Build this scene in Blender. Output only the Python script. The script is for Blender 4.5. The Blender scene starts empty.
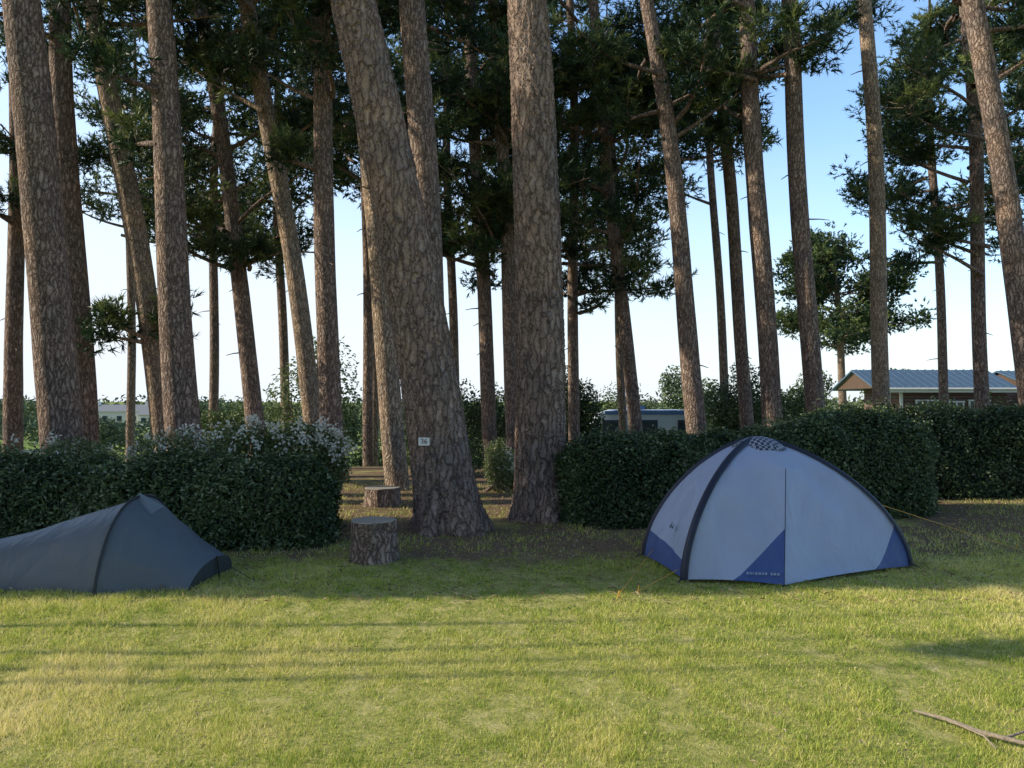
import bpy, math, random
import numpy as np
from mathutils import Vector
rng=np.random.default_rng(11)
random.seed(5)
scene=bpy.context.scene
COL=scene.collection

# ------------------------------------------------------------ helpers
def build(name, parts, mats, origin=(0,0,0), parent=None):
    vs=[];ls=[];lt=[];mi=[];sm=[];tn=[];off=0
    o=np.array(origin,float)
    for p in parts:
        v=np.asarray(p['v'],float).reshape(-1,3); f=np.asarray(p['f'],int)
        if len(f)==0: continue
        vs.append(v-o); ls.append((f+off).ravel()); lt.append(np.full(len(f),f.shape[1]))
        mi.append(np.full(len(f),p.get('m',0))); sm.append(np.full(len(f),p.get('s',True)))
        t=p.get('t',0.5); tn.append(np.full(len(v),t) if np.isscalar(t) else np.asarray(t).ravel())
        off+=len(v)
    vs=np.concatenate(vs);ls=np.concatenate(ls);lt=np.concatenate(lt)
    mi=np.concatenate(mi);sm=np.concatenate(sm);tn=np.concatenate(tn)
    me=bpy.data.meshes.new(name)
    me.vertices.add(len(vs)); me.vertices.foreach_set('co',vs.astype(np.float32).ravel())
    me.loops.add(len(ls)); me.loops.foreach_set('vertex_index',ls.astype(np.int32))
    me.polygons.add(len(lt))
    st=np.concatenate([[0],np.cumsum(lt)[:-1]])
    me.polygons.foreach_set('loop_start',st.astype(np.int32))
    me.polygons.foreach_set('material_index',mi.astype(np.int32))
    me.polygons.foreach_set('use_smooth',sm.astype(bool))
    me.update(calc_edges=True)
    a=me.attributes.new('tone','FLOAT','POINT'); a.data.foreach_set('value',tn.astype(np.float32))
    for m in mats: me.materials.append(m)
    ob=bpy.data.objects.new(name,me); ob.location=origin; COL.objects.link(ob)
    if parent is not None:
        ob.parent=parent; ob.location=Vector(origin)-parent.location
    return ob
def empty(name,loc):
    e=bpy.data.objects.new(name,None); e.location=loc; e.empty_display_size=.3; COL.objects.link(e); return e
def unit(a): return a/(np.linalg.norm(a,axis=-1,keepdims=True)+1e-9)
_ph=rng.uniform(0,6.28,(40,)); _dr=unit(rng.normal(size=(40,3)))
def fbm(p,scale=1.,oct=4,k=0):
    p=np.asarray(p,float)*scale; r=0;a=1;tot=0
    for o in range(oct):
        for j in range(5):
            i=(o*5+j+k)%40
            r=r+a*np.sin((p@_dr[i])*(2**o)*(1+.23*j)+_ph[i]+1.3*np.sin((p@_dr[(i+7)%40])*(2**o)*.7+_ph[(i+3)%40]))/5
        tot+=a;a*=.55
    return r/tot*1.6
def tube(path,rad,n=8,caps=False,m=0,s=True,t=.5):
    path=np.asarray(path,float); rad=np.asarray(rad,float)*np.ones(len(path))
    tg=unit(np.gradient(path,axis=0)); ref=np.array([0,0,1.]) if abs(tg[0,2])<.8 else np.array([0,1.,0])
    u=unit(np.cross(tg,ref)); w=np.cross(u,tg)
    a=np.linspace(0,2*np.pi,n,endpoint=False)
    V=path[:,None]+rad[:,None,None]*(np.cos(a)[None,:,None]*u[:,None]+np.sin(a)[None,:,None]*w[:,None])
    R=len(path); i=np.arange(R-1)[:,None]*n; j=np.arange(n)[None,:]; k=(j+1)%n
    F=np.stack([i+j,i+k,i+n+k,i+n+j],-1).reshape(-1,4)
    return dict(v=V.reshape(-1,3),f=F,m=m,s=s,t=t)
def box(c,size,m=0,rot=0,t=.5):
    sx,sy,sz=[q/2 for q in size]
    v=np.array([[x,y,z] for x in(-sx,sx) for y in(-sy,sy) for z in(-sz,sz)])
    cr,sr=math.cos(rot),math.sin(rot)
    v=np.stack([v[:,0]*cr-v[:,1]*sr,v[:,0]*sr+v[:,1]*cr,v[:,2]],-1)+np.array(c)
    f=[[0,1,3,2],[4,6,7,5],[0,4,5,1],[2,3,7,6],[0,2,6,4],[1,5,7,3]]
    return dict(v=v,f=f,m=m,s=False,t=t)
def leaves(P,N,L,W,tone,m=0,fold=.15):
    n=len(P); L=np.asarray(L)*np.ones(n); W=np.asarray(W)*np.ones(n)
    d=rng.normal(size=(n,3)); d=unit(d-(d*N).sum(-1,keepdims=True)*N*.75)
    w=unit(np.cross(N,d)); up=np.cross(d,w)
    A=P; B=P+d*(L*.5)[:,None]+w*(W*.5)[:,None]+up*(L*fold)[:,None]
    C=P+d*L[:,None]; D=P+d*(L*.5)[:,None]-w*(W*.5)[:,None]+up*(L*fold)[:,None]
    V=np.stack([A,B,C,D],1).reshape(-1,3); b=np.arange(n)[:,None]*4
    F=np.concatenate([b+np.array([[0,1,2]]),b+np.array([[0,2,3]])])
    return dict(v=V,f=F,m=m,s=False,t=np.repeat(np.asarray(tone)*np.ones(n),4))
def needles(C,R,T=16,N=14,L=.17,W=.02,m=1,flat=.5,tone=None):
    C=np.asarray(C,float);K=len(C); R=np.asarray(R)*np.ones(K)
    if tone is None: tone=rng.uniform(0,1,K)
    q=unit(rng.normal(size=(K,T,3)))*rng.uniform(.15,1,(K,T,1))**.6
    q[...,2]*=flat
    P=C[:,None]+q*R[:,None,None]
    D=unit(q+np.array([0,0,.35])+rng.normal(size=(K,T,3))*.25)
    nd=unit(D[:,:,None]*1.0+rng.normal(size=(K,T,N,3))*.55)
    l=L*rng.uniform(.6,1.2,(K,T,N,1))
    side=unit(np.cross(nd,rng.normal(size=nd.shape)))*W*.5
    base=P[:,:,None]+D[:,:,None]*rng.uniform(-.12,.08,(K,T,N,1))
    V=np.stack([base-side,base+side,base+nd*l],3).reshape(-1,3)
    F=np.arange(len(V)).reshape(-1,3)
    tt=np.clip(tone[:,None]+rng.normal(size=(K,T))*.15,0,1)
    return dict(v=V,f=F,m=m,s=False,t=np.repeat(tt.ravel(),N*3))
def sst(a,b,x):
    t=np.clip((np.asarray(x,float)-a)/(b-a),0,1); return t*t*(3-2*t)
def gz(x,y):
    x=np.asarray(x,float);y=np.asarray(y,float)
    drop=np.interp(x,[-6,5,12],[3.4,2.5,.5])
    far=sst(45,110,y); drop=drop*(1-far)+3.4*far
    z=-drop*sst(16,42,y)
    p=np.stack([x,y,x*0],-1)
    z=z+.035*fbm(p,.55,3)*sst(-5,2,y)*(1-sst(30,60,y))
    z=z+sst(180,600,y)*6*np.clip(fbm(p,.004,2,5),-.3,1)
    return z

# ------------------------------------------------------------ materials
def M(name):
    m=bpy.data.materials.new(name); m.use_nodes=True; nt=m.node_tree; nt.nodes.clear()
    return m,nt,nt.nodes,nt.links
def nd(ns,t,**k):
    n=ns.new(t)
    for a,b in k.items(): setattr(n,a,b)
    return n
def ramp(ns,stops):
    r=ns.new('ShaderNodeValToRGB'); e=r.color_ramp.elements
    while len(e)<len(stops): e.new(.5)
    for el,(p,c) in zip(e,stops): el.position=p; el.color=(*c,1)
    return r
def mapped(ns,lk,scale,kind='Object'):
    tc=ns.new('ShaderNodeTexCoord'); mp=ns.new('ShaderNodeMapping'); mp.inputs['Scale'].default_value=scale
    lk.new(tc.outputs[kind],mp.inputs['Vector']); return mp.outputs['Vector']
def plain(name,c,rough=.6,metal=0,var=.15,nscale=6,bump=0.0):
    m,nt,ns,lk=M(name); o=ns.new('ShaderNodeOutputMaterial'); p=ns.new('ShaderNodeBsdfPrincipled')
    n=nd(ns,'ShaderNodeTexNoise'); n.inputs['Scale'].default_value=nscale; n.inputs['Detail'].default_value=5
    lk.new(mapped(ns,lk,(1,1,1)),n.inputs['Vector'])
    a=tuple(q*(1-var) for q in c); b=tuple(min(1,q*(1+var)) for q in c)
    r=ramp(ns,[(.3,a),(.7,b)]); lk.new(n.outputs['Fac'],r.inputs['Fac']); lk.new(r.outputs['Color'],p.inputs['Base Color'])
    p.inputs['Roughness'].default_value=rough; p.inputs['Metallic'].default_value=metal
    if bump:
        b_=ns.new('ShaderNodeBump'); b_.inputs['Strength'].default_value=bump; b_.inputs['Distance'].default_value=.02
        lk.new(n.outputs['Fac'],b_.inputs['Height']); lk.new(b_.outputs['Normal'],p.inputs['Normal'])
    lk.new(p.outputs[0],o.inputs['Surface']); return m
def leafmat(name,stops,transl=.3,rough=.5,spec=.3):
    m,nt,ns,lk=M(name); o=ns.new('ShaderNodeOutputMaterial'); p=ns.new('ShaderNodeBsdfPrincipled')
    a=nd(ns,'ShaderNodeAttribute',attribute_name='tone'); r=ramp(ns,stops)
    lk.new(a.outputs['Fac'],r.inputs['Fac']); lk.new(r.outputs['Color'],p.inputs['Base Color'])
    p.inputs['Roughness'].default_value=rough; p.inputs['Specular IOR Level'].default_value=spec
    if transl>0:
        t=ns.new('ShaderNodeBsdfTranslucent'); lk.new(r.outputs['Color'],t.inputs['Color'])
        x=ns.new('ShaderNodeMixShader'); x.inputs[0].default_value=transl
        lk.new(p.outputs[0],x.inputs[1]); lk.new(t.outputs[0],x.inputs[2]); lk.new(x.outputs[0],o.inputs['Surface'])
    else: lk.new(p.outputs[0],o.inputs['Surface'])
    return m
def barkmat(name,disp,c_lo,c_hi,sc=(13,13,3.2)):
    m,nt,ns,lk=M(name); o=ns.new('ShaderNodeOutputMaterial'); p=ns.new('ShaderNodeBsdfPrincipled')
    tc=ns.new('ShaderNodeTexCoord')
    n0=nd(ns,'ShaderNodeTexNoise'); n0.inputs['Scale'].default_value=7; n0.inputs['Detail'].default_value=4; n0.inputs['Roughness'].default_value=.6
    lk.new(tc.outputs['Object'],n0.inputs['Vector'])
    mx=ns.new('ShaderNodeVectorMath'); mx.operation='MULTIPLY_ADD'; mx.inputs[1].default_value=(.15,.15,.45)
    lk.new(n0.outputs['Color'],mx.inputs[0]); lk.new(tc.outputs['Object'],mx.inputs[2])
    mp=ns.new('ShaderNodeMapping'); mp.inputs['Scale'].default_value=sc; lk.new(mx.outputs[0],mp.inputs['Vector'])
    v=nd(ns,'ShaderNodeTexVoronoi',feature='DISTANCE_TO_EDGE'); v.inputs['Scale'].default_value=1
    lk.new(mp.outputs[0],v.inputs['Vector'])
    n1=nd(ns,'ShaderNodeTexNoise'); n1.inputs['Scale'].default_value=32; n1.inputs['Detail'].default_value=4; n1.inputs['Roughness'].default_value=.7
    mp2=ns.new('ShaderNodeMapping'); mp2.inputs['Scale'].default_value=(1,1,.3); lk.new(tc.outputs['Object'],mp2.inputs['Vector']); lk.new(mp2.outputs[0],n1.inputs['Vector'])
    rh=ramp(ns,[(0,(.05,)*3),(.12,(.5,)*3),(.4,(1,1,1))]); lk.new(v.outputs['Distance'],rh.inputs['Fac'])
    hh=ns.new('ShaderNodeMath'); hh.operation='MULTIPLY_ADD'; hh.inputs[1].default_value=1.0
    lk.new(n1.outputs['Fac'],hh.inputs[0]); lk.new(rh.outputs['Color'],hh.inputs[2])
    dv=ns.new('ShaderNodeMath'); dv.operation='MULTIPLY'; dv.inputs[1].default_value=.52; lk.new(hh.outputs[0],dv.inputs[0])
    rc=ramp(ns,[(.26,tuple(q*.3 for q in c_lo)),(.58,c_lo),(.93,c_hi)])
    lk.new(dv.outputs[0],rc.inputs['Fac'])
    n2=nd(ns,'ShaderNodeTexNoise'); n2.inputs['Scale'].default_value=1.6; n2.inputs['Detail'].default_value=3; lk.new(tc.outputs['Object'],n2.inputs['Vector'])
    r2=ramp(ns,[(.3,(.74,.76,.8)),(.7,(1.2,1.08,.98))]); lk.new(n2.outputs['Fac'],r2.inputs['Fac'])
    mm=ns.new('ShaderNodeMix'); mm.data_type='RGBA'; mm.blend_type='MULTIPLY'; mm.inputs[0].default_value=1
    lk.new(rc.outputs['Color'],mm.inputs[6]); lk.new(r2.outputs['Color'],mm.inputs[7]); lk.new(mm.outputs[2],p.inputs['Base Color'])
    p.inputs['Roughness'].default_value=.9; p.inputs['Specular IOR Level'].default_value=.15
    if disp:
        d=ns.new('ShaderNodeDisplacement'); d.inputs['Scale'].default_value=.036; d.inputs['Midlevel'].default_value=1.2
        lk.new(hh.outputs[0],d.inputs['Height']); lk.new(d.outputs[0],o.inputs['Displacement']); m.displacement_method='BOTH'
    else:
        b=ns.new('ShaderNodeBump'); b.inputs['Strength'].default_value=.9; b.inputs['Distance'].default_value=.025
        lk.new(hh.outputs[0],b.inputs['Height']); lk.new(b.outputs[0],p.inputs['Normal'])
    lk.new(p.outputs[0],o.inputs['Surface']); return m
bark_near=barkmat('bark_furrowed',True,(.33,.255,.215),(.62,.52,.45),(15,15,3.2))
bark=barkmat('bark',False,(.32,.245,.205),(.60,.50,.43),(20,20,4.5))
bark_tan_sunlit=barkmat('bark_tan_sunlit',False,(.47,.37,.28),(.74,.62,.49),(24,24,5))  # lighter bark for the sunlit trunks, sunlight put into the colour
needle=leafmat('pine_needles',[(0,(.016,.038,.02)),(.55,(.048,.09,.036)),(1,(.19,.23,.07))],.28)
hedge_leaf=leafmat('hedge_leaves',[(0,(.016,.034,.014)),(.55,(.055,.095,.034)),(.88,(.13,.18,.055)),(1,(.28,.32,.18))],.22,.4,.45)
shrub_leaf=leafmat('shrub_leaves',[(0,(.04,.065,.022)),(.55,(.13,.18,.06)),(.8,(.3,.34,.18)),(1,(.8,.78,.66))],.3)
far_leaf=leafmat('distant_leaves',[(0,(.05,.075,.05)),(1,(.16,.2,.11))],0,.9,.1)
petal=leafmat('white_blossom',[(0,(.6,.6,.5)),(1,(.88,.87,.8))],.3,.6,.2)
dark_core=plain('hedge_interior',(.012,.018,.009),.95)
grassm=leafmat('grass_blades',[(0,(.14,.25,.035)),(.35,(.36,.46,.075)),(.65,(.66,.64,.16)),(1,(.92,.80,.42))],.38,.6,.25)

# ground
gm,nt,ns,lk=M('lawn'); o=ns.new('ShaderNodeOutputMaterial'); p=ns.new('ShaderNodeBsdfPrincipled')
tc=ns.new('ShaderNodeTexCoord')
def N_(s,d=5,r=.6):
    n=nd(ns,'ShaderNodeTexNoise'); n.inputs['Scale'].default_value=s; n.inputs['Detail'].default_value=d; n.inputs['Roughness'].default_value=r
    lk.new(tc.outputs['Object'],n.inputs['Vector']); return n
def MX(f,a,b):
    m=ns.new('ShaderNodeMix'); m.data_type='RGBA'
    lk.new(f,m.inputs[0]); lk.new(a,m.inputs[6]); lk.new(b,m.inputs[7]); return m.outputs[2]
a=N_(9,8,.7); r1=ramp(ns,[(.3,(.17,.2,.05)),(.5,(.38,.37,.11)),(.72,(.62,.52,.26))]); lk.new(a.outputs['Fac'],r1.inputs['Fac'])
b=N_(25,6,.7); r2=ramp(ns,[(.3,(.10,.068,.042)),(.7,(.31,.21,.135))]); lk.new(b.outputs['Fac'],r2.inputs['Fac'])
sx=ns.new('ShaderNodeSeparateXYZ'); lk.new(tc.outputs['Object'],sx.inputs[0])
c=N_(.9,5,.6)
m1=ns.new('ShaderNodeMapRange'); m1.inputs[1].default_value=5.6; m1.inputs[2].default_value=7.8; m1.inputs[3].default_value=-.35; m1.inputs[4].default_value=.16; lk.new(sx.outputs['Y'],m1.inputs[0])
ad=ns.new('ShaderNodeMath'); ad.operation='ADD'; lk.new(c.outputs['Fac'],ad.inputs[0]); lk.new(m1.outputs[0],ad.inputs[1])
rm=ramp(ns,[(.42,(0,0,0)),(.62,(1,1,1))]); lk.new(ad.outputs[0],rm.inputs['Fac'])
near=MX(rm.outputs['Color'],r1.outputs['Color'],r2.outputs['Color'])
f=N_(.05,6,.6); rf=ramp(ns,[(.35,(.08,.13,.03)),(.5,(.2,.27,.06)),(.65,(.33,.34,.11))]); lk.new(f.outputs['Fac'],rf.inputs['Fac'])
m2=ns.new('ShaderNodeMapRange'); m2.inputs[1].default_value=17; m2.inputs[2].default_value=28; lk.new(sx.outputs['Y'],m2.inputs[0])
lk.new(MX(m2.outputs[0],near,rf.outputs['Color']),p.inputs['Base Color']); p.inputs['Roughness'].default_value=.95; p.inputs['Specular IOR Level'].default_value=.1
bp=ns.new('ShaderNodeBump'); bp.inputs['Strength'].default_value=.8; bp.inputs['Distance'].default_value=.03; lk.new(b.outputs['Fac'],bp.inputs['Height']); lk.new(bp.outputs[0],p.inputs['Normal'])
lk.new(p.outputs[0],o.inputs['Surface'])
xs=np.unique(np.concatenate([np.linspace(-3000,-200,15),np.linspace(-200,-20,30),np.linspace(-20,20,161),np.linspace(20,200,30),np.linspace(200,3000,15)]))
ys=np.unique(np.concatenate([np.linspace(-300,-10,10),np.linspace(-10,20,121),np.linspace(20,80,60),np.linspace(80,700,60),np.linspace(700,4000,12)]))
X,Y=np.meshgrid(xs,ys,indexing='ij'); Z=gz(X,Y); nx,ny=len(xs),len(ys)
i=np.arange(nx-1)[:,None]*ny; j=np.arange(ny-1)[None]
build('ground',[dict(v=np.stack([X,Y,Z],-1),f=np.stack([i+j,i+ny+j,i+ny+j+1,i+j+1],-1).reshape(-1,4))],[gm])

# ------------------------------------------------------------ grass
def grass(n,y0,y1,h0,w0):
    y=rng.uniform(y0,y1,n); x=rng.uniform(-1,1,n)*(y*.72+.9)
    q=np.stack([x,y,x*0],-1)
    dn=fbm(q,1.1,3,2); d2=fbm(q,5,3,9); d3=fbm(q,.5,3,17); d4=fbm(q,14,2,23)
    keep=rng.uniform(0,1,n)<np.clip(.72+.35*dn+.35*d2+.25*d4-.5*sst(6.0,8.6,y-.25*np.clip(x,0,4))+.1,.08,1)
    x,y,q,dn,d2,d3,d4=[k[keep] for k in (x,y,q,dn,d2,d3,d4)]; n=len(x)
    h=h0*np.clip(.75+.4*d2+.25*dn+.35*d4,.25,1.9)*rng.uniform(.5,1.5,n)
    a=rng.uniform(0,6.283,n); l=rng.uniform(.1,1.1,n)
    P=np.stack([x,y,gz(x,y)-.004],-1)
    tip=P+np.stack([np.cos(a)*h*l,np.sin(a)*h*l,h],-1)
    b=rng.uniform(0,6.283,n); s=np.stack([np.cos(b),np.sin(b),b*0],-1)*(w0*rng.uniform(.6,1.4,n))[:,None]*.5
    V=np.stack([P-s,P+s,tip],1).reshape(-1,3)
    tone=np.clip(.52+.34*dn+.26*d3+.18*d2-.12*d4+rng.normal(size=n)*.2,0,1)
    return dict(v=V,f=np.arange(3*n).reshape(-1,3),s=False,t=np.repeat(tone,3))
build('grass',[grass(240000,2.7,4.6,.030,.0042),grass(210000,4.6,7.2,.033,.006),grass(120000,7.2,14,.04,.01)],[grassm])

# ------------------------------------------------------------ pines
def pine(x,y,dx,zr,r0,r1,H,cs=7,nl=14,cr=1.9,near=False,mat=None,bend=0.,dy=0.,extra=(),N=15,T=21,W=.026,stub=3,flare=.0,az=None,RR=(.27,.52)):
    g=float(gz(x,y)); rows=420 if near else 70; seg=150 if near else 20
    z=np.linspace(g-.15,H,rows) if not near else np.concatenate([np.linspace(g-.15,7.5,rows-20),np.linspace(7.7,H,20)])
    t=(z-g)/(zr-g); ph=rng.uniform(0,6.28)
    px=x+dx*t+bend*np.sin(np.clip(t,0,1.3)*math.pi)+.07*np.sin(z*.6+ph)*np.clip(t,0,1)*(0 if near else 1); py=y+dy*t+.05*np.sin(z*.55+ph*2)*np.clip(t,0,1)
    path=np.stack([px,py,z],-1)
    r=np.where(t<1,r0+(r1-r0)*t,r1*(1-(z-zr)/(H-zr+.01)*.85)); r=np.maximum(r,.02)*(1+flare*np.exp(-np.maximum(z-g,0)/.28))
    tb=tube(path,r,seg)
    c=np.repeat(path,seg,0); dirv=tb['v']-c
    k=1+.06*fbm(tb['v']*np.array([1,1,.4]),2.2,3,3)
    if flare:
        ang=np.arctan2(dirv[:,1],dirv[:,0]); hz=np.exp(-np.maximum(tb['v'][:,2]-g,0)/.22)
        k=k+hz*.16*np.sin(ang*5+ph)+hz*.08*np.sin(ang*9+1)
    tb['v']=c+dirv*k[:,None]
    def at(zz): return np.array([np.interp(zz,z,px),np.interp(zz,z,py),zz]),np.interp(zz,z,r)
    parts=[tb]; C=[];R=[];Tn=[]
    for s in range(stub):
        zz=rng.uniform(2.2,cs); p0,rr=at(zz); a=rng.uniform(0,6.28); L=rng.uniform(.08,.4)
        tt=np.linspace(0,1,4)[:,None]
        parts.append(tube(p0+tt*np.array([math.cos(a)*(L+rr),math.sin(a)*(L+rr),L*.15])+tt**2*np.array([0,0,-.1]),np.linspace(.022,.007,4),5))
    zvis=2.6+.56*y
    lim=[(zz,None,None) for zz in cs+(H-cs)*np.sort(rng.uniform(0,1,nl)) if zz<zvis or rng.uniform()<.15]+[(e[0],e[1],e[2]) for e in extra]
    for zz,aa,LL in lim:
        p0,rr=at(zz)
        a=(rng.uniform(0,6.283) if az is None else az+rng.normal()*.9) if aa is None else aa
        f=(H-zz)/(H-cs+.01); L=(cr*(.45+.65*min(1,f*1.3))*rng.uniform(.65,1.15)) if LL is None else LL
        tt=np.linspace(0,1,7)[:,None]; d=np.array([math.cos(a),math.sin(a),0]); sd=np.array([-d[1],d[0],0])
        up=rng.uniform(-.15,.65)
        lp=p0+d*L*tt+sd*.16*L*np.sin(tt*3+rng.uniform(0,3))+np.array([0,0,1])*L*(up*tt+.12*tt**2)
        parts.append(tube(lp,np.linspace(min(.055,rr*.55),.01,7),6))
        nc=max(4,int(L*4.4))
        for q in range(nc):
            u=rng.uniform(.3,1.02); b=np.array([np.interp(u,tt[:,0],lp[:,k_]) for k_ in range(3)])
            o_=sd*rng.normal()*.34*L*.5+np.array([0,0,rng.uniform(-.12,.5)])+d*rng.uniform(-.05,.2)
            C.append(b+o_); R.append(rng.uniform(*RR)); Tn.append(rng.uniform(0,.75)+.3*(o_[2]>.25))  # raised clumps get a lighter tone, sunlit tops painted in
            parts.append(tube(np.stack([b,b+o_*.5+np.array([0,0,-.02]),b+o_]),[.012,.009,.006],4))
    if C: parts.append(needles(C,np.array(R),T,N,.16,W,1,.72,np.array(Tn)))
    return build('pine_tree',parts,[mat or (bark_near if near else bark),needle],origin=(x,y,g))
PI=math.pi
pine(-.70,8.85,-1.12,6.0,.335,.245,14,cs=8.2,nl=8,cr=2.2,near=True,bend=.09,flare=.30,stub=0)
pine(.36,9.75,-.17,6.5,.315,.235,14,cs=8.6,nl=8,cr=2.2,near=True,bend=.06,flare=.25,stub=1)
# left group
pine(-6.25,11,-.8,7.1,.29,.24,13,cs=8,nl=8,cr=2,flare=.15,bend=.06)
pine(-7.6,14,-.6,8.6,.23,.18,14,cs=7.2,nl=13,cr=2)
pine(-6.15,14,-1.39,8.6,.20,.165,14,cs=7.2,nl=13,cr=2,mat=bark_tan_sunlit,bend=.08,extra=((2.55,-2.4,.9),(2.9,-.5,.6),(2.5,3.6,.8)))
pine(-4.95,12,-.55,7.6,.27,.19,13,cs=6.9,nl=12,cr=1.9,bend=-.06,extra=((6.2,PI,1.4),(5.4,2.6,1.2)))
pine(-5.5,17,-1.4,10.2,.20,.14,14,cs=4.2,nl=34,cr=2.0,bend=.12)
pine(-3.7,15,-1.4,9.2,.19,.155,14,cs=7.0,nl=15,cr=2,mat=bark_tan_sunlit,bend=.08,extra=((6.5,0,1.2),(7,PI,1.5)))
pine(-3.2,14,-.33,8.7,.21,.16,14,cs=6.8,nl=14,cr=2,extra=((5.6,PI,1.2),))
pine(-3.6,19.5,-.1,10,.13,.10,14,cs=6.0,nl=22,cr=1.9)
pine(-1.9,13,-.75,8.1,.20,.16,14,cs=7.6,nl=8,cr=2,mat=bark_tan_sunlit)
pine(-1.15,12,-.35,7.6,.23,.195,14,cs=7.4,nl=8,cr=2)
pine(-11.5,18,-.05,10,.21,.15,13,cs=4.8,nl=22,cr=1.8)
# centre
pine(0.05,18,-.4,10.7,.17,.13,14,cs=4.2,nl=28,cr=2.1)
pine(-.5,18.5,-.5,10.9,.18,.14,14,cs=4.4,nl=26,cr=2.0)
pine(1.6,20,-.05,11.5,.15,.10,14,cs=3.6,nl=36,cr=2.3)
pine(3.1,19,-1.15,11.2,.17,.13,14,cs=5.0,nl=22,cr=2.0)
pine(3.85,16,-1.0,9.7,.22,.14,14,cs=6.4,nl=14,cr=1.9,bend=.08)
# right
pine(5.8,19,-.8,11.2,.17,.13,14,cs=6.4,nl=20,cr=2.0)
pine(5.4,16,-.55,9.7,.22,.17,14,cs=7.0,nl=13,cr=1.8)
pine(6.3,16,-.6,9.7,.205,.16,14,cs=8.0,nl=9,cr=1.6)
pine(8.1,17,-.25,10.2,.18,.15,14,cs=10,nl=5,cr=1.4,mat=bark_tan_sunlit)
pine(11.5,19,-.25,11.2,.17,.15,14,cs=6.2,nl=26,cr=2.2,extra=((4.5,PI,1.9),(5.0,2.8,1.6),(5.2,-2.6,1.8),(5.8,PI,2.0)))
pine(8.85,13,-1.0,8.1,.20,.165,14,cs=6.7,nl=11,cr=1.7,az=0)
# back row, lower crowns
for (x,y,c,n_,cr_) in [(-13.2,27,7.0,26,2.5),(-9.2,24,5.6,38,2.6),(-7.2,25,7.2,26,2.4),(-4.6,26,7.4,26,2.4),(-1.7,24,5.4,34,2.5),(1.6,25,4.8,34,2.6),(3.9,27,6.8,26,2.4),(7.2,26,8.0,22,2.3),(13.9,25,5.8,34,2.3),(16.5,24,6.4,22,2.4)]:
    pine(x,y,rng.uniform(-.6,.1),10,.15,.12,15.5,cs=c,nl=n_,cr=cr_,N=12,T=18,W=.038,stub=2,RR=(.36,.65))
# distant spreading pine
pine(19.2,45,-.4,8,.25,.15,10.2,cs=4.6,nl=50,cr=4.0,N=10,T=18,W=.07,stub=0,RR=(.5,.85))

# ------------------------------------------------------------ hedges
def hedge(pts,hw,hs,n,name='hedge',leaf=hedge_leaf,LL=.055,bright=0.):
    pts=np.array(pts,float); R=90; t=np.linspace(0,1,R)
    seg=np.concatenate([[0],np.cumsum(np.linalg.norm(np.diff(pts,axis=0),axis=1))]); seg/=seg[-1]
    def surf(tt,a,sc):
        x=np.interp(tt,seg,pts[:,0]); y=np.interp(tt,seg,pts[:,1]); h=np.interp(tt,seg,hs)
        d=pts[-1]-pts[0]; d=d/np.linalg.norm(d); nrm=np.array([d[1],-d[0]])
        end=np.minimum(tt,1-tt); e=np.clip(end*np.linalg.norm(pts[-1]-pts[0])/(hw*.7),0,1)**.45
        ca,sa=np.cos(a),np.sin(a)
        u=np.sign(ca)*np.abs(ca)**.55*hw*e; z=np.clip(np.abs(sa),0,1)**.45*h*(.6+.4*e)
        P=np.stack([x+nrm[0]*u,y+nrm[1]*u,z],-1)
        nn=unit(np.stack([nrm[0]*ca,nrm[1]*ca,sa*1.0],-1)+np.stack([d[0]+x*0,d[1]+x*0,x*0],-1)*((1-e)*np.where(tt>.5,1,-1))[...,None])
        k=fbm(P,2.0,3,4)*.15+fbm(P,7,2,11)*.07
        P=P+nn*(k+sc)[...,None]; P[...,2]=np.maximum(P[...,2],.02)+gz(x,y)
        return P,nn
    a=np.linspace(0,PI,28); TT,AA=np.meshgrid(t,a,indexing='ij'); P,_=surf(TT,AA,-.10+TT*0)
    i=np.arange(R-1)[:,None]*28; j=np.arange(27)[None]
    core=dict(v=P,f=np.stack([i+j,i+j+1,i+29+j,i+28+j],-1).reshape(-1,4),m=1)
    tt=rng.uniform(0,1,n); e=rng.uniform(0,1,n)<.08; tt=np.where(e,np.where(rng.uniform(0,1,n)<.5,rng.uniform(0,.04,n),rng.uniform(.96,1,n)),tt)
    q=rng.uniform(0,1,n); side=q<.62
    zz=rng.uniform(0,1,n); asid=np.arcsin(np.clip(zz**(1/.45),0,1)); asid=np.where(rng.uniform(0,1,n)<.75,asid,PI-asid)
    uu=rng.uniform(-1,1,n); atop=np.arccos(np.sign(uu)*np.abs(uu)**(1/.55))
    aa=np.where(side,asid,atop)
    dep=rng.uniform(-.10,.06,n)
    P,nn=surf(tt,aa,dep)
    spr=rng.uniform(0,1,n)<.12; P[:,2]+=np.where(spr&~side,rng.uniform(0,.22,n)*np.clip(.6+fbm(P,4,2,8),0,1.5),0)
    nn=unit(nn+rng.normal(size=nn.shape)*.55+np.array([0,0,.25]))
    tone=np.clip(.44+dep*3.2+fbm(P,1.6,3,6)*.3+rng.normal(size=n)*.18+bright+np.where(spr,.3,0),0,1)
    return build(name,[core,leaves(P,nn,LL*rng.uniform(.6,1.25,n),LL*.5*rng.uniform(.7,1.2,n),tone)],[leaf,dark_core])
hedge([(-8.5,8.2),(-5,8.15),(-1.85,8.1)],.52,[.70,.74,.80],85000)
hedge([(.55,9.5),(3,9.8),(5.5,10.5)],.6,[.95,1.1,1.24],95000,bright=.05)
hedge([(5.3,12.2),(8,12.2),(13,12.0)],.6,[1.3,1.34,1.34],55000,bright=.05)

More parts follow.
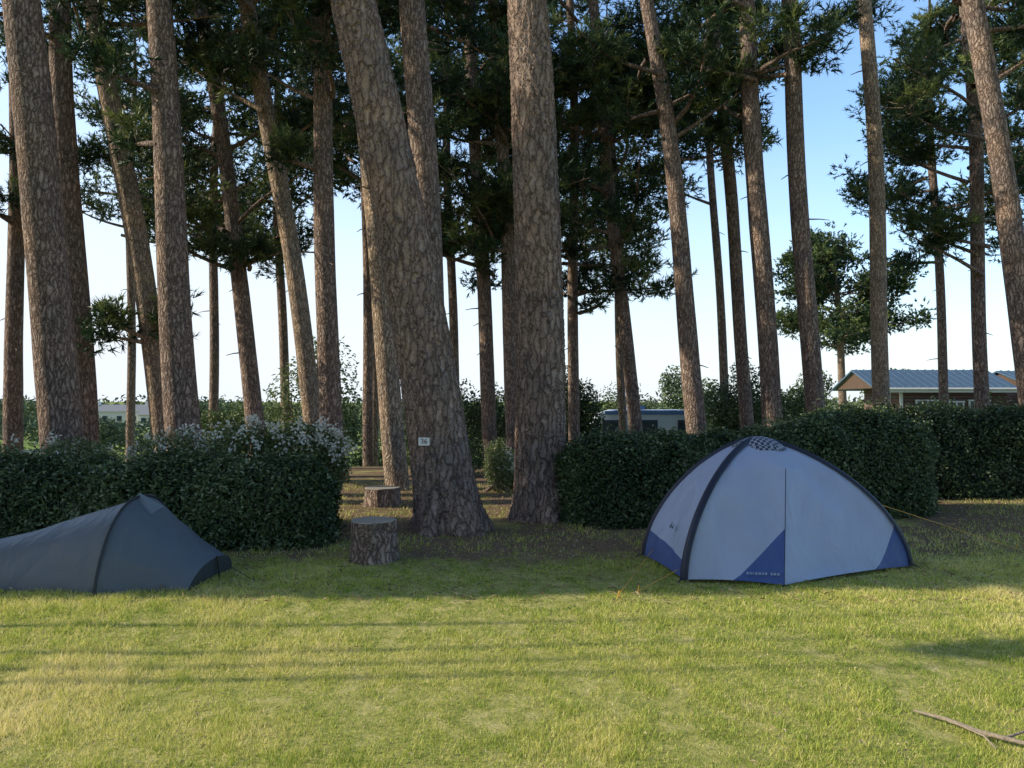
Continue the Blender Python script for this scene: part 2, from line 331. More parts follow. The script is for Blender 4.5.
def cloud(name,blobs,n,LL,mat,base=.35,var=.25,stems=0,petals=0):
    P=[];Nn=[];T=[];parts=[]
    w=np.array([b[3]*b[5] for b in blobs]); w/=w.sum()
    for b,wi in zip(blobs,w):
        k=int(n*wi); c=np.array(b[:3]); r=np.array(b[3:6])
        d=unit(rng.normal(size=(k,3))); rad=rng.uniform(.1,1,k)**.4
        kk=1+.28*fbm(d*r+c,2.2/max(.5,r.max()**.7),3,int(abs(c[0])*3)%20)
        q=c+d*r*(rad*kk)[:,None]; P.append(q); Nn.append(unit(d+rng.normal(size=(k,3))*.7+[0,0,.3])); T.append(base+var*(rad-.6)+rng.normal(size=k)*var*.7+fbm(q,1.5,2)*.15)
        for s in range(stems):
            a=rng.uniform(0,6.28); e_=c+np.array([math.cos(a)*r[0]*.6,math.sin(a)*r[1]*.6,r[2]*.3]); s0=np.array([c[0]+rng.normal()*.1,c[1],float(gz(c[0],c[1]))])
            parts.append(tube(np.stack([s0,(s0+e_)/2+rng.normal(size=3)*.08,e_]),[.04,.025,.01],5,m=1))
        for s in range(petals):
            d=unit(rng.normal(size=3)*[1,1,.5]+[0,-.3,.9]); kk=1+.28*fbm((d*r+c)[None],2.2/max(.5,r.max()**.7),3,int(abs(c[0])*3)%20)[0]
            q=c+d*r*kk*1.08; m_=14
            pc=q+rng.normal(size=(m_,3))*[.03,.03,.04]; parts.append(leaves(pc,unit(rng.normal(size=(m_,3))+d),.045,.03,rng.uniform(0,1,m_),m=2))
    P=np.concatenate(P);Nn=np.concatenate(Nn);T=np.clip(np.concatenate(T),0,1)
    z0=gz(P[:,0],P[:,1])+.02; P[:,2]=np.maximum(P[:,2],z0)
    parts.append(leaves(P,Nn,LL*rng.uniform(.6,1.3,len(P)),LL*.5,T))
    return build(name,parts,[mat,bark,petal])
# shrubs
cloud('flowering_shrub',[(-3.1,9.1,.78,.5,.35,.42),(-2.45,9.15,.82,.45,.3,.42),(-3.9,9.1,.70,.5,.3,.38),(-2.2,9.3,.66,.28,.3,.42)],13000,.055,shrub_leaf,.52,.25,stems=3,petals=26)
cloud('flowering_shrub',[(-5.2,9.3,.66,.6,.3,.38),(-6.3,9.3,.62,.6,.3,.38)],6000,.055,shrub_leaf,.5,.25,stems=3,petals=12)
cloud('shrub',[(-5.6,20,1.2,.7,.7,1.3),(-4.7,20.5,1.5,.7,.7,1.4),(-5.1,20.3,2.4,.6,.6,.8)],3200,.12,shrub_leaf,.45,.22,stems=5)
cloud('shrub',[(-8.4,22,.4,1.0,.8,1.0),(-7.4,22,.6,.9,.8,1.0)],4000,.12,shrub_leaf,.35,.2,stems=3)
cloud('shrub',[(-1.6,20,.8,.8,.8,1.3),(-.6,20.5,.7,.8,.8,1.2),(.5,21,.5,.8,.8,1.2)],12000,.1,hedge_leaf,.4,.3,stems=3)
cloud('shrub',[(-.22,12.6,.42,.26,.26,.42),(-.02,12.9,.3,.25,.25,.35)],4500,.05,shrub_leaf,.5,.22,stems=3,petals=3)
cloud('shrub',[(-1.2,15.5,.35,.8,.5,.5)],4500,.06,hedge_leaf,.45,.3,stems=2)
cloud('shrub',[(1.5,22,1.0,.6,.6,1.5),(2.1,22,.8,.5,.5,1.2)],9000,.1,hedge_leaf,.4,.3,stems=3)
cloud('shrub',[(7.2,24,1.0,.9,.8,1.6),(6.6,24.5,.7,.6,.6,1.3)],9000,.11,hedge_leaf,.45,.3,stems=3)
cloud('shrub',[(4.6,33,.6,1.6,.8,1.7),(2.6,34,.5,1.4,.8,1.5)],6000,.13,shrub_leaf,.2,.2,stems=3)
cloud('shrub',[(8.6,27,.5,1.2,1,1.6),(10.2,28,.6,1.2,1,1.5)],8000,.13,shrub_leaf,.2,.2,stems=3)
cloud('shrub',[(-16,27,-1.2,1.6,1.2,1.0),(-19,30,-1.6,2,1.5,1.2),(-12,33,-2.2,2.2,1.6,.9)],8000,.14,shrub_leaf,.35,.2,stems=2)
bl=[]
for k in range(26):
    y=rng.uniform(38,66); x=rng.uniform(-.72,-.12)*y
    bl.append((x,y,float(gz(x,y))+.3,rng.uniform(1.2,3.2),1.4,rng.uniform(.6,1.4)))
cloud('field_bushes',bl,24000,.3,shrub_leaf,.4,.2)
bl=[]
for (x,y,h) in [(-22,62,4.4),(-17,58,4.8),(-13,55,5.0),(-6,58,4.6),(-3,60,5.2),(3,62,4.8),(24,66,5.6),(30,62,5.8),(15,64,5.4),(-38,70,4.0)]:
    g=float(gz(x,y))
    for q in range(6): bl.append((x+rng.normal()*1.3,y+rng.normal(),g+h*rng.uniform(.3,.8),rng.uniform(1,1.8),1.3,rng.uniform(.8,1.4)))
cloud('distant_trees',bl,26000,.34,far_leaf,.5,.4)
# far vegetation
bl=[]
for k in range(90):
    y=rng.uniform(75,190); x=rng.uniform(-.75,.85)*y
    bl.append((x,y,float(gz(x,y))+.8,rng.uniform(3,8),3,rng.uniform(1.2,3.2)*(1.35 if x>0 else .6)))
cloud('distant_trees',bl,42000,.75,far_leaf,.6,.4)
bl=[]
for k in range(40):
    y=rng.uniform(220,420); x=rng.uniform(-.75,.85)*y
    bl.append((x,y,float(gz(x,y))+1.5,rng.uniform(14,30),8,rng.uniform(3,6)))
cloud('distant_trees',bl,22000,1.8,far_leaf,.85,.3)
# unseen trees added on the left, shaped to throw shade over the tents
bl=[]
for k in range(175):
    yy=rng.uniform(5.95,9.6); zm=11.0 if yy<8.7 else 3.2
    bl.append((-12.3+rng.normal()*.9,yy,rng.uniform(.8,zm),rng.uniform(.9,1.4),rng.uniform(.55,.85),rng.uniform(.8,1.3)))
cloud('shade_caster_trees',bl,150000,.30,hedge_leaf,.4,.3,stems=1)
cloud('streak_shadow_tree',[(-8.6,4.0,6.6,.6,.13,.4),(-8.3,4.35,7.0,.5,.1,.3),(-8.9,3.7,7.3,.6,.1,.35),(-8.5,4.75,7.6,.5,.1,.3)],5000,.12,hedge_leaf,.4,.3,stems=1)  # unseen tree added so its high crown casts shadow streaks on the lawn

# ------------------------------------------------------------ stump, logs, twig
cutw,nt,ns,lk=M('cut_wood'); o=ns.new('ShaderNodeOutputMaterial'); p=ns.new('ShaderNodeBsdfPrincipled')
w=nd(ns,'ShaderNodeTexWave',wave_type='RINGS',rings_direction='Z'); w.inputs['Scale'].default_value=14; w.inputs['Distortion'].default_value=2.5; w.inputs['Detail'].default_value=3
lk.new(mapped(ns,lk,(1,1,1)),w.inputs['Vector']); r=ramp(ns,[(0,(.2,.17,.13)),(1,(.42,.36,.28))]); lk.new(w.outputs['Fac'],r.inputs['Fac']); lk.new(r.outputs['Color'],p.inputs['Base Color']); p.inputs['Roughness'].default_value=.85; lk.new(p.outputs[0],o.inputs['Surface'])
def capfan(ring,c,m=1):
    n=len(ring); v=np.concatenate([ring,[c]]); k=np.arange(n)
    return dict(v=v,f=np.stack([k,(k+1)%n,np.full(n,n)],-1),m=m,s=False)
def stump(x,y,r,h):
    g=float(gz(x,y)); z=np.linspace(g-.05,g+h,40); n=90
    tb=tube(np.stack([x+z*0,y+z*0,z],-1),r*(1+.14*np.exp(-(z-g)/.08)),n)
    c=np.array([x,y,0]); d=tb['v']-c; d[:,2]=0; ang=np.arctan2(d[:,1],d[:,0])
    k=1+.05*np.sin(ang*3+1)+.025*np.sin(ang*7)+.04*fbm(tb['v']*np.array([1,1,.3]),12,3)
    v=tb['v'].copy(); v[:,:2]=c[:2]+d[:,:2]*k[:,None]; tb['v']=v
    ring=v[-n:]; ins=(ring-[x,y,g+h])*.97+[x,y,g+h+.008]
    j=np.arange(n); rim=dict(v=np.concatenate([ring,ins]),f=np.stack([j,(j+1)%n,(j+1)%n+n,j+n],-1),m=1)
    build('tree_stump',[tb,rim,capfan(ins,[x,y,g+h+.004])],[bark,cutw],origin=(x,y,g))
stump(-1.27,7.15,.205,.36)
stump(-1.82,10.9,.24,.24)
g=float(gz(2.0,3.3)); tw=[tube([(1.85,3.62,g+.02),(1.93,3.5,g+.03),(2.0,3.38,g+.025),(2.1,3.27,g+.03),(2.22,3.18,g+.025)],[.005,.010,.012,.010,.007],8),
 tube([(1.95,3.46,g+.03),(1.98,3.3,g+.04),(1.97,3.2,g+.03)],[.006,.005,.003],6),tube([(2.06,3.3,g+.03),(2.2,3.34,g+.05),(2.3,3.33,g+.03)],[.006,.005,.003],6)]
build('fallen_branch',tw,[plain('grey_twig',(.3,.24,.18),.9,bump=.6,nscale=60)])
lm=leafmat('dry_litter',[(0,(.12,.07,.04)),(.5,(.32,.22,.13)),(1,(.62,.5,.32))],0,.8)
n=12000; y=rng.uniform(3,13,n); y=np.where(rng.uniform(0,1,n)<.8,rng.uniform(5.6,13,n),y); x=rng.uniform(-.7,.7,n)*y
P=np.stack([x,y,gz(x,y)+.018],-1); Nn=unit(rng.normal(size=(n,3))*.2+[0,0,1])
sz=np.where(y<5.6,.6,1.)
build('leaf_litter',[leaves(P,Nn,rng.uniform(.02,.06,n)*sz,rng.uniform(.004,.016,n)*sz,np.clip(rng.uniform(0,1,n)+.4*(y<5.6),0,1))],[lm])

# ------------------------------------------------------------ dome tent
def fabric(name,c1,c2,rough=.55,tr=.15):
    m,nt,ns,lk=M(name); o=ns.new('ShaderNodeOutputMaterial'); p=ns.new('ShaderNodeBsdfPrincipled')
    a=nd(ns,'ShaderNodeAttribute',attribute_name='tone'); gt=ns.new('ShaderNodeMath'); gt.operation='GREATER_THAN'; gt.inputs[1].default_value=0
    lk.new(a.outputs['Fac'],gt.inputs[0])
    n=nd(ns,'ShaderNodeTexNoise'); n.inputs['Scale'].default_value=2.6; n.inputs['Detail'].default_value=4; n.inputs['Distortion'].default_value=.6; lk.new(mapped(ns,lk,(1,1,.6)),n.inputs['Vector'])
    r1=ramp(ns,[(.3,tuple(q*.88 for q in c1)),(.7,c1)]); lk.new(n.outputs['Fac'],r1.inputs['Fac'])
    x=ns.new('ShaderNodeMix'); x.data_type='RGBA'; lk.new(gt.outputs[0],x.inputs[0]); lk.new(r1.outputs['Color'],x.inputs[6]); x.inputs[7].default_value=(*c2,1)
    lk.new(x.outputs[2],p.inputs['Base Color']); p.inputs['Roughness'].default_value=rough
    b=ns.new('ShaderNodeBump'); b.inputs['Strength'].default_value=.8; b.inputs['Distance'].default_value=.08; lk.new(n.outputs['Fac'],b.inputs['Height']); lk.new(b.outputs[0],p.inputs['Normal'])
    t=ns.new('ShaderNodeBsdfTranslucent'); lk.new(x.outputs[2],t.inputs['Color']); s=ns.new('ShaderNodeMixShader'); s.inputs[0].default_value=tr
    lk.new(p.outputs[0],s.inputs[1]); lk.new(t.outputs[0],s.inputs[2]); lk.new(s.outputs[0],o.inputs['Surface']); return m
tf=fabric('tent_flysheet',(.45,.52,.70),(.07,.12,.32))
navy=plain('tent_pole_sleeve',(.014,.018,.04),.5,var=.2)
tent=empty('dome_tent',(2.24,7.2,0)); Cc=np.array([2.24,7.2]); Ht=1.1
def rho(s): return np.clip(1-s**1.7,0,1)**.66
cor=[((1.39,6.35),'p'),((2.14,6.16),'v'),((3.50,6.88),'p'),((3.25,8.05),'p'),((2.35,8.35),'w'),((1.24,7.35),'p')]
vt={'v':np.array([.14,-.41]),'w':np.array([.02,.44])}
def cpos(k,s):
    (x,y),ty=cor[k%6]; b=np.array([x,y])-Cc; s=np.asarray(s,float)
    if ty=='p': q=b[None]*rho(s)[:,None]
    else:
        u=np.clip(s/.78,0,1)[:,None]; lo=b[None]*(1-u)+vt[ty][None]*u
        q=np.where(s[:,None]<.78,lo,vt[ty][None]*(rho(s)/rho(np.array([.78]))[0])[:,None])
    return np.concatenate([q+Cc,(s*Ht)[:,None]],1)
S=np.sin(np.linspace(0,PI/2,34)); S=np.unique(np.concatenate([S,[.78]]))
nu=21; parts=[]
for k in range(6):
    A=cpos(k,S);B=cpos(k+1,S); u=np.linspace(0,1,nu)
    V=A[:,None]*(1-u)[None,:,None]+B[:,None]*u[None,:,None]
    c=np.array([*Cc,0]); sag=(4*u*(1-u))[None,:,None]*.05*(1-S)[:,None,None]**.3*np.sin(np.clip(S,0,1)*PI)[:,None,None]
    hz=(V-c)*np.array([1,1,0]); V=V-hz*sag
    wr=(.016*np.sin(u[None]*9+S[:,None]*7+k)+.006*np.sin(u[None]*26-S[:,None]*17+2*k))*np.sin(np.clip(S[:,None]*1.05,0,1)*PI)*(4*u*(1-u))[None]; V=V+unit(hz)*wr[...,None]
    arch=(4*u*(1-u))[None,:]*.018*(S[:,None]<.03); V[...,2]+=arch+.008
    SS=S[:,None]+u[None]*0; UU=u[None]+S[:,None]*0
    if k==0: T=(UU-.50)/.50-SS/.36
    elif k==1: T=(UU-.70)/.30-SS/.32
    elif k==5: T=.22-SS-.1*UU
    else: T=.1-SS
    R=len(S); i=np.arange(R-1)[:,None]*nu; j=np.arange(nu-1)[None]
    parts.append(dict(v=V,f=np.stack([i+j,i+j+1,i+nu+j+1,i+nu+j],-1).reshape(-1,4),t=T))
build('flysheet',parts,[tf],origin=(2.24,7.2,0),parent=tent)
def strip(P,w,out=.016,m=0):
    P=np.asarray(P); c=np.array([*Cc,.15]); nrm=unit(P-c); tg=unit(np.gradient(P,axis=0)); sd=unit(np.cross(nrm,tg))
    V=np.stack([P+sd*w/2+nrm*(-.008),P+sd*w/3+nrm*out,P+nrm*(out+.008),P-sd*w/3+nrm*out,P-sd*w/2+nrm*(-.008)],1); n=len(P)
    i=np.arange(n-1)[:,None]*5; j=np.arange(4)[None]
    return dict(v=V,f=np.stack([i+j,i+j+1,i+6+j,i+5+j],-1).reshape(-1,4),m=m)
pp=[strip(cpos(0,S)+[0,0,.012],.07),strip(cpos(2,S)+[0,0,.012],.05),strip(cpos(3,S)+[0,0,.012],.05),strip(cpos(5,S)+[0,0,.012],.035)]
sv=S[S<=.785]; pp+=[tube(cpos(1,sv)+[0,-.002,.008],.003,6),tube(cpos(4,sv)+[0,.004,.008],.003,6)]
for k in (0,2,3,5):
    b=cpos(k,np.array([0.]))[0]; d=unit(b-np.array([*Cc,0])); pp.append(tube([b+[0,0,.03],b+d*.05+[0,0,.01],b+d*.1+[0,0,-.02]],[.008,.006,.005],6))
build('pole_sleeves',pp,[navy],origin=(2.24,7.2,0),parent=tent)
vm,nt,ns,lk=M('tent_vent_mesh'); o=ns.new('ShaderNodeOutputMaterial'); p=ns.new('ShaderNodeBsdfPrincipled'); ck=ns.new('ShaderNodeTexChecker'); ck.inputs['Scale'].default_value=38
ck.inputs[1].default_value=(.02,.025,.05,1); ck.inputs[2].default_value=(.3,.32,.38,1)
lk.new(mapped(ns,lk,(1,1,.05)),ck.inputs['Vector']); lk.new(ck.outputs[0],p.inputs['Base Color']); lk.new(p.outputs[0],o.inputs['Surface'])
rr=np.linspace(.02,1,8); th=np.linspace(0,2*PI,33)[:-1]
V=np.array([[Cc[0]+.02+.27*a*math.cos(b),Cc[1]-.03+.2*a*math.sin(b),Ht+.035-.12*a**2] for a in rr for b in th]); i=np.arange(7)[:,None]*32; j=np.arange(32)[None]
build('vent_cap',[dict(v=V,f=np.stack([i+j,i+(j+1)%32,i+32+(j+1)%32,i+32+j],-1).reshape(-1,4))],[vm],origin=(2.24,7.2,0),parent=tent)
gl=plain('guy_line',(.75,.38,.06),.6)
pr=cpos(2,np.array([.5]))[0]
pts=[((1.27,7.05,.12),(.78,5.8,.01)),(tuple(pr),(4.95,7.7,.01)),((1.36,6.4,.08),(.95,5.95,.01))]
gp=[tube([a,b],[.0028,.0028],6) for a,b in pts]+[tube([(b[0],b[1],-.03),(b[0]+.01,b[1]-.02,.06)],[.004,.004],6) for a,b in pts]
build('guy_lines',gp,[gl],origin=(2.24,7.2,0),parent=tent)
def onfab(k,s,u,dx,dz):
    A=cpos(k,np.array([s]))[0];B=cpos(k+1,np.array([s]))[0]; P=A*(1-u)+B*u; A2=cpos(k,np.array([s+.03]))[0]; B2=cpos(k+1,np.array([s+.03]))[0]; P2=A2*(1-u)+B2*u
    ux=unit(B-A); uz=unit(P2-P); nn=unit(np.cross(ux,uz)); 
    if nn[1]>0: nn=-nn
    return P+ux*dx+uz*dz+nn*.014+np.array([0,0,.012])
mk=[]
for q in [[(-.05,0),(-.015,.06),(.0,.0)],[(.0,0),(.03,.04),(.055,0)]]:
    mk.append(dict(v=[onfab(5,.3,.55,*c) for c in q],f=[[0,1,2]]))
build('printed_logo',mk,[plain('print_dark',(.05,.06,.09),.6)],origin=(2.24,7.2,0),parent=tent)
mk=[]
x0=-.12
for wd in [.02,.016,.01,.02,.022,.014,.02,.0,.016,.022,.02]:
    if wd: mk.append(dict(v=[onfab(0,.05,.78,x0,0),onfab(0,.05,.78,x0+wd,0),onfab(0,.05,.78,x0+wd*.9,.022),onfab(0,.05,.78,x0+.002,.022)],f=[[0,1,2,3]]))
    x0+=max(wd,.012)+.006
build('printed_lettering',mk,[plain('print_light',(.25,.3,.42),.6)],origin=(2.24,7.2,0),parent=tent)

# ------------------------------------------------------------ low backpacking tent
lf=fabric('slate_grey_flysheet',(.12,.145,.17),(.05,.06,.075),.5,.08)
lt_=empty('backpacking_tent',(-3.03,6.45,0))
na=25; al=np.linspace(0,PI,na)
def hoop(xf,yf,xb,yb,h,p_):
    u=(1-np.sign(np.cos(al))*np.abs(np.cos(al))**.85)/2
    x=xf+(xb-xf)*u; y=yf+(yb-yf)*u; z=h*np.sin(al)**p_
    return np.stack([x,y,z+.008],-1)
Mh=hoop(-3.08,5.78,-3.0,7.05,.66,1.35)
Lh=hoop(-5.2,6.0,-5.2,6.7,.12,1.3)
Rh=hoop(-2.46,5.94,-2.42,6.75,.18,1.1); Rh[:,0]+=np.sin(al)*.04
def panel(A,B,conc,n=16,tone=-1.,sag=.0):
    t=np.linspace(0,1,n); V=A[None]*(1-t)[:,None,None]+B[None]*t[:,None,None]
    V[...,2]=A[None,:,2]+(B[None,:,2]-A[None,:,2])*(1-(1-t)**conc)[:,None]
    V[...,1]+=(np.sin(t*PI)[:,None]*np.cos(al)[None])*sag
    wr=.008*np.sin(t[:,None]*17+al[None]*3)*np.sin(al)[None]; V[...,2]+=wr*np.sin(t*PI)[:,None]
    i=np.arange(n-1)[:,None]*na; j=np.arange(na-1)[None]
    return dict(v=V,f=np.stack([i+j,i+j+1,i+na+j+1,i+na+j],-1).reshape(-1,4),t=tone)
P1=panel(Mh,Lh,1.35,n=26,sag=.07); P2=panel(Mh,Rh,1.1,sag=.03)
ec=np.array([-2.42,6.38,.04]); ew=dict(v=np.concatenate([Rh,[ec]]),f=np.array([[k,k+1,na] for k in range(na-1)]),t=1.,s=False)
ec2=np.array([-5.25,6.35,.03]); ew2=dict(v=np.concatenate([Lh,[ec2]]),f=np.array([[k,k+1,na] for k in range(na-1)]),t=1.,s=False)
build('flysheet',[P1,P2,ew,ew2],[lf],origin=(-3.03,6.45,0),parent=lt_)
dk=plain('tent_dark_trim',(.02,.025,.028),.5)
off=Mh+np.stack([al*0,-.006*np.cos(al),.01*np.sin(al)],-1)
build('pole',[tube(off,.012,8),tube([Rh[na//2]+[.01,0,.01],[-2.38,6.38,0]],[.008,.008],6)],[dk],origin=(-3.03,6.45,0),parent=lt_)
ap=Mh[na//2]
hd=np.array([ap+[0,-.02,.035],ap+[-.16,-.12,-.1],ap+[.14,-.12,-.12],ap+[.0,-.2,-.16],ap+[0,.12,-.02],ap+[-.16,.1,-.07],ap+[.14,.1,-.09]])
build('peak_vent',[dict(v=hd,f=[[0,1,3],[0,3,2],[0,5,1],[0,2,6],[0,4,5],[0,6,4]],s=False,t=-1.)],[fabric('vent_hood',(.22,.25,.275),(.1,.1,.1))],origin=(-3.03,6.45,0),parent=lt_)
gp=[]
for a_,b_ in [((-2.39,6.4,.16),(-2.07,6.3,.01)),((-3.6,5.92,.02),(-3.65,5.8,.01))]:
    gp.append(tube([a_,b_],[.003,.003],5)); gp.append(tube([(b_[0],b_[1],-.03),(b_[0],b_[1]-.02,.05)],[.004,.004],5))
build('guy_lines',gp,[dk],origin=(-3.03,6.45,0),parent=lt_)

# ------------------------------------------------------------ pitch number plate on the leaning pine
wp=plain('white_plate',(.8,.8,.78),.5)
sg=empty('pitch_number_sign',(-.95,8.43,1.02))
build('plate',[box((-.95,8.43,1.02),(.12,.012,.085))],[wp],origin=(-.95,8.43,1.02),parent=sg)
cu=bpy.data.curves.new('number','FONT'); cu.body='36'; cu.size=.075; cu.align_x='CENTER'; cu.align_y='CENTER'; cu.extrude=.001
to=bpy.data.objects.new('number',cu); COL.objects.link(to); to.parent=sg; to.location=(0,-.009,0); to.rotation_euler=(PI/2,0,0); cu.materials.append(plain('black_print',(.02,.02,.02),.5))

# ------------------------------------------------------------ buildings
woodm,nt,ns,lk=M('timber_cladding'); o=ns.new('ShaderNodeOutputMaterial'); p=ns.new('ShaderNodeBsdfPrincipled')
w=nd(ns,'ShaderNodeTexWave',bands_direction='Z'); w.inputs['Scale'].default_value=2.4; w.inputs['Distortion'].default_value=.1
lk.new(mapped(ns,lk,(1,1,1)),w.inputs['Vector']); r=ramp(ns,[(0,(.04,.022,.018)),(.15,(.13,.075,.062)),(1,(.16,.09,.075))]); lk.new(w.outputs['Fac'],r.inputs['Fac']); lk.new(r.outputs['Color'],p.inputs['Base Color']); p.inputs['Roughness'].default_value=.8; lk.new(p.outputs[0],o.inputs['Surface'])
roofm=plain('blue_metal_roof',(.07,.125,.2),.6,.0); glass=plain('window_glass',(.05,.07,.09),.08,var=.3); whitem=plain('white_paint',(.78,.78,.76),.5,var=.05); brownm=plain('dark_timber',(.1,.06,.04),.8)
def cabin(cx,cy,w,d,eave,ridge,ver):
    g=float(gz(cx,cy)); e=empty('wooden_cabin',(cx,cy,g)); O=(cx,cy,g)
    x0=cx-w/2+ver; x1=cx+w/2; y0=cy-d/2; y1=cy+d/2; xg=cx-w/2-.1
    build('walls',[box(((x0+x1)/2,cy,(g-.5+eave)/2),(x1-x0,d,eave-g+.5)),dict(v=[[x1,y0,eave],[x1,y1,eave],[x1,cy,ridge-.06]],f=[[0,1,2]],s=False)],[woodm],O,e)
    build('gable',[dict(v=[[xg,y0-.2,eave],[xg,y1+.2,eave],[xg,cy,ridge-.06]],f=[[0,1,2]],s=False)],[brownm],O,e)
    xa,xb=cx-w/2-.25,cx+w/2+.25; rp=[]
    for sg_ in(-1,1):
        ye=cy+sg_*(d/2+.35); ze=eave-.06
        v=[[xa,ye,ze],[xb,ye,ze],[xb,cy,ridge],[xa,cy,ridge],[xa,ye,ze+.07],[xb,ye,ze+.07],[xb,cy,ridge+.07],[xa,cy,ridge+.07]]
        rp.append(dict(v=v,f=[[0,1,2,3],[4,5,6,7],[0,1,5,4],[1,2,6,5],[0,3,7,4]],s=False))
        for q in np.arange(xa+.2,xb,.33): rp.append(tube([(q,ye,ze+.085),(q,cy,ridge+.085)],[.018,.018],5))
    build('roof',rp,[roofm],O,e)
    build('gutter',[tube([(xa,y0-.4,eave-.04),(xb,y0-.4,eave-.04)],[.05,.05],8),box(((xa+xb)/2,y0-.34,eave-.12),(xb-xa,.03,.12))],[whitem],O,e)
    wn=[];gp=[]
    for q,wd,hh,zc in [(.22,.9,1.0,eave-1.0),(.50,.55,.8,eave-.95),(.72,.8,1.0,eave-1.0)]:
        xx=x0+(x1-x0)*q
        gp.append(box((xx,y0-.01,zc),(wd,.04,hh)))
        for s_ in(-1,0,1): wn.append(box((xx+s_*wd/2,y0-.03,zc),(.06,.07,hh+.06)))
        for s_ in(-1,1): wn.append(box((xx,y0-.045,zc+s_*hh/2),(wd+.12,.07,.06)))
    build('window_glass',gp,[glass],O,e); build('window_frames',wn,[whitem],O,e)
    xx=x1-.55; build('door',[box((xx,y0-.02,eave-1.3),(.85,.05,2.0)),],[brownm],O,e)
    pp=[]
    if ver:
        for q in np.linspace(cx-w/2,x0-.1,3): pp.append(box((q,y0+.05,(g+eave)/2),(.1,.1,eave-g-.12)))
        pp.append(box(((cx-w/2+x0)/2,y0+.05,g+1.1),(ver,.05,.06))); pp.append(box(((cx-w/2+x0)/2,cy,g+.06),(ver-.02,d,.16)))
        for q in np.linspace(cx-w/2+.15,x0-.2,9): pp.append(box((q,y0+.05,g+.6),(.03,.03,.95)))
        build('veranda',pp,[whitem],O,e)
cabin(17.5,33.5,5.3,3.6,2.0,2.75,1.1)
cabin(25.2,34.5,7.0,4,2.1,2.75,0)
# caravan
cx,cy=5.05,30; g=float(gz(cx,cy)); cv=empty('caravan',(cx,cy,g)); O=(cx,cy,g); top=1.14
bm_body=plain('caravan_shell',(.62,.68,.78),.35,var=.04); bm_blue=plain('caravan_blue_trim',(.10,.2,.42),.4)
prof=np.array([[-2.1,.45],[-2.15,1.2],[-2.0,1.9],[-1.75,2.4],[-1.2,2.55],[1.5,2.55],[1.9,2.4],[2.1,1.8],[2.12,.45]]); prof[:,1]*=(top-g)/2.55
fr=np.stack([cx+prof[:,0],prof[:,0]*0+cy-1.05,g+prof[:,1]],-1); bk=fr+[0,2.1,0]; n=len(fr); j=np.arange(n)
build('body',[dict(v=np.concatenate([fr,bk]),f=np.stack([j,(j+1)%n,(j+1)%n+n,j+n],-1),s=False),dict(v=fr,f=[list(range(n))],s=False),dict(v=bk,f=[list(range(n))],s=False)],[bm_body],O,cv)
build('roof_edge',[box((cx,cy-1.08,top-.1),(3.2,.06,.14)),box((cx,cy-1.08,g+.95),(4.1,.05,.1)),box((cx-.3,cy,top+.08),(.6,.6,.14))],[bm_blue],O,cv)
build('windows',[box((cx+q,cy-1.07,top-.62),(w_,.05,.5)) for q,w_ in[(-1.3,.8),(-.1,.9),(1.45,.7)]],[glass],O,cv)
build('wheels',[tube([(cx+q,cy-1.1,g+.3),(cx+q,cy-.9,g+.3)],[.3,.3],24) for q in(-.3,.4)],[navy],O,cv)
build('drawbar',[tube([(cx-2.1,cy,g+.45),(cx-3.1,cy,g+.45)],[.04,.04],6),tube([(cx-2.9,cy,g),(cx-2.9,cy,g+.45)],[.03,.03],6)],[navy],O,cv)
# houses
slate=plain('slate_roof',(.2,.21,.23),.7); render_w=plain('white_render',(.76,.74,.7),.8,var=.06)
for hx,hy,w_,h_ in [(-84,152,8,2.9),(-74,150,9,3.0),(-67,148,5,2.4)]:
    g=float(gz(hx,hy)); e=empty('white_house',(hx,hy,g)); O=(hx,hy,g)
    build('walls',[box((hx,hy,g+h_/2-.2),(w_,6,h_+.4))],[render_w],O,e)
    v=[[hx-w_/2-.3,hy-3.3,g+h_],[hx+w_/2+.3,hy-3.3,g+h_],[hx+w_/2+.3,hy,g+h_+1.3],[hx-w_/2-.3,hy,g+h_+1.3],[hx-w_/2-.3,hy+3.3,g+h_],[hx+w_/2+.3,hy+3.3,g+h_]]
    build('roof',[dict(v=v,f=[[0,1,2,3],[3,2,5,4]],s=False),dict(v=v,f=[[0,3,4],[1,5,2]],s=False)],[slate],O,e)
    build('chimney',[box((hx+w_/2-.6,hy,g+h_+1.3),(.6,.9,1.4))],[render_w],O,e)
    build('windows',[box((hx+q*w_,hy-3.02,g+h_*.55),(.9,.08,1.0)) for q in(-.3,0,.3)],[glass],O,e)

# ------------------------------------------------------------ light, sky, camera
el=math.radians(29); D=Vector((-math.cos(el),-.05*math.cos(el),math.sin(el))).normalized()
sl=bpy.data.lights.new('sun','SUN'); sl.energy=5; sl.angle=math.radians(.5); sl.color=(1,.90,.70)
so=bpy.data.objects.new('sun',sl); so.rotation_euler=D.to_track_quat('Z','Y').to_euler(); so.location=(-20,0,20); COL.objects.link(so)
wd=bpy.data.worlds.new('World'); scene.world=wd; wd.use_nodes=True; nt=wd.node_tree; ns=nt.nodes; lk=nt.links
bg=ns.get('Background') or ns.new('ShaderNodeBackground'); sk=ns.new('ShaderNodeTexSky'); sk.sky_type='NISHITA'; sk.sun_disc=False
sk.sun_elevation=el; sk.sun_rotation=math.atan2(D.x,D.y)%(2*PI); sk.dust_density=1.0; sk.air_density=1.0; sk.ozone_density=1.5
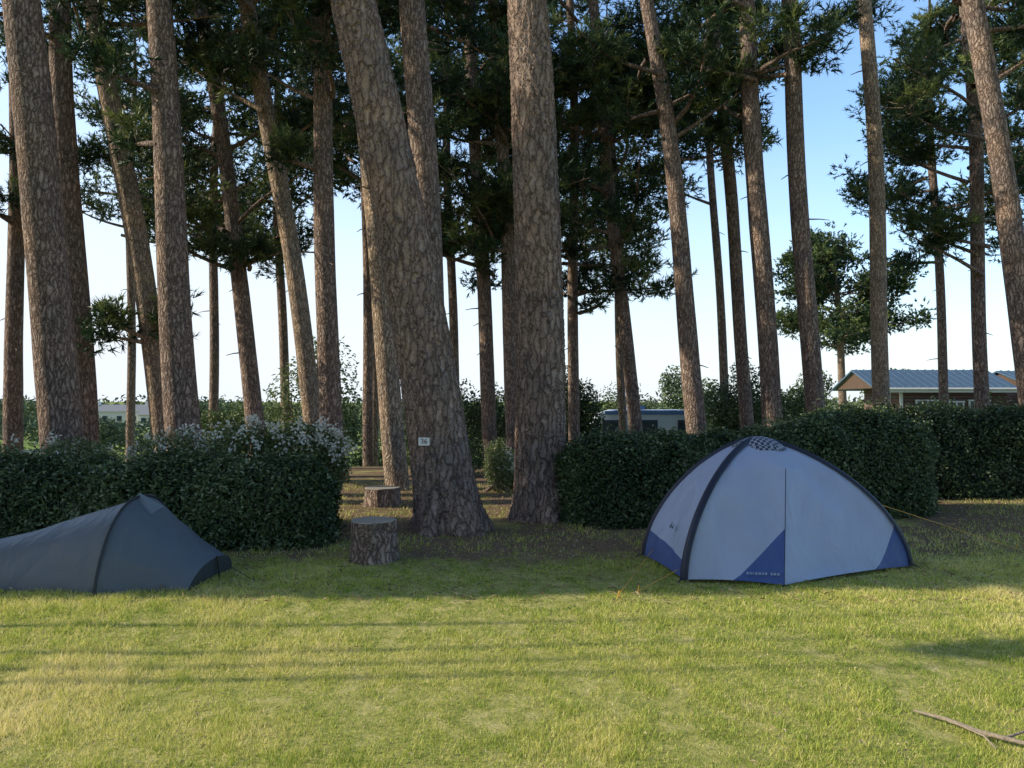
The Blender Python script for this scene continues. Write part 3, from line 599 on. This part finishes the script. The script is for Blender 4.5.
# clear-sky radiance with gain, plus thin white haze thickening to the horizon
tc=ns.new('ShaderNodeTexCoord'); sp=ns.new('ShaderNodeSeparateXYZ'); lk.new(tc.outputs['Generated'],sp.inputs[0])
def MR(src,a,b,c,d):
    m=ns.new('ShaderNodeMapRange'); m.interpolation_type='SMOOTHSTEP'
    for k_,v_ in enumerate((a,b,c,d)): m.inputs[k_+1].default_value=v_
    lk.new(src,m.inputs[0]); return m.outputs[0]
xa=ns.new('ShaderNodeMath'); xa.operation='MULTIPLY_ADD'; xa.inputs[1].default_value=.2; lk.new(sp.outputs['X'],xa.inputs[0]); lk.new(sp.outputs['Z'],xa.inputs[2])
nz=ns.new('ShaderNodeTexNoise'); nz.inputs['Scale'].default_value=2.2; nz.inputs['Detail'].default_value=5; mpn=ns.new('ShaderNodeMapping'); mpn.inputs['Scale'].default_value=(1,1,3.5); lk.new(tc.outputs['Generated'],mpn.inputs[0]); lk.new(mpn.outputs[0],nz.inputs['Vector'])
na_=ns.new('ShaderNodeMath'); na_.operation='MULTIPLY_ADD'; na_.inputs[1].default_value=-.20; lk.new(nz.outputs['Fac'],na_.inputs[0]); lk.new(xa.outputs[0],na_.inputs[2])
ab=ns.new('ShaderNodeMath'); ab.operation='ADD'; ab.inputs[1].default_value=.10; lk.new(na_.outputs[0],ab.inputs[0])
fac=MR(ab.outputs[0],.42,-.06,0,1)
gain=MR(sp.outputs['Z'],.45,.85,1.9,1.2)
ysc=MR(sp.outputs['Y'],-.5,.35,.55,1.0)  # sky dimmed behind the camera to deepen the shade
sc_=ns.new('ShaderNodeVectorMath'); sc_.operation='SCALE'; lk.new(sk.outputs[0],sc_.inputs[0]); lk.new(gain,sc_.inputs['Scale'])
tb_=ns.new('ShaderNodeVectorMath'); tb_.operation='MULTIPLY'; tb_.inputs[1].default_value=(.94,1.06,1.14); lk.new(sc_.outputs[0],tb_.inputs[0])
hz=ns.new('ShaderNodeMix'); hz.data_type='RGBA'; lk.new(fac,hz.inputs[0]); lk.new(tb_.outputs[0],hz.inputs[6]); hz.inputs[7].default_value=(6.3,6.8,7.3,1)
s2=ns.new('ShaderNodeVectorMath'); s2.operation='SCALE'; lk.new(hz.outputs[2],s2.inputs[0]); lk.new(ysc,s2.inputs['Scale'])
lk.new(s2.outputs[0],bg.inputs['Color']); bg.inputs['Strength'].default_value=.15
cam=bpy.data.cameras.new('camera'); cam.sensor_width=36; cam.lens=27.4; cam.clip_end=9000; cam.clip_start=.05
co=bpy.data.objects.new('camera',cam); co.location=(0,0,1.45); co.rotation_euler=(math.radians(91.3),0,0); COL.objects.link(co); scene.camera=co
scene.view_settings.view_transform='Standard'; scene.view_settings.look='None'; scene.view_settings.exposure=0
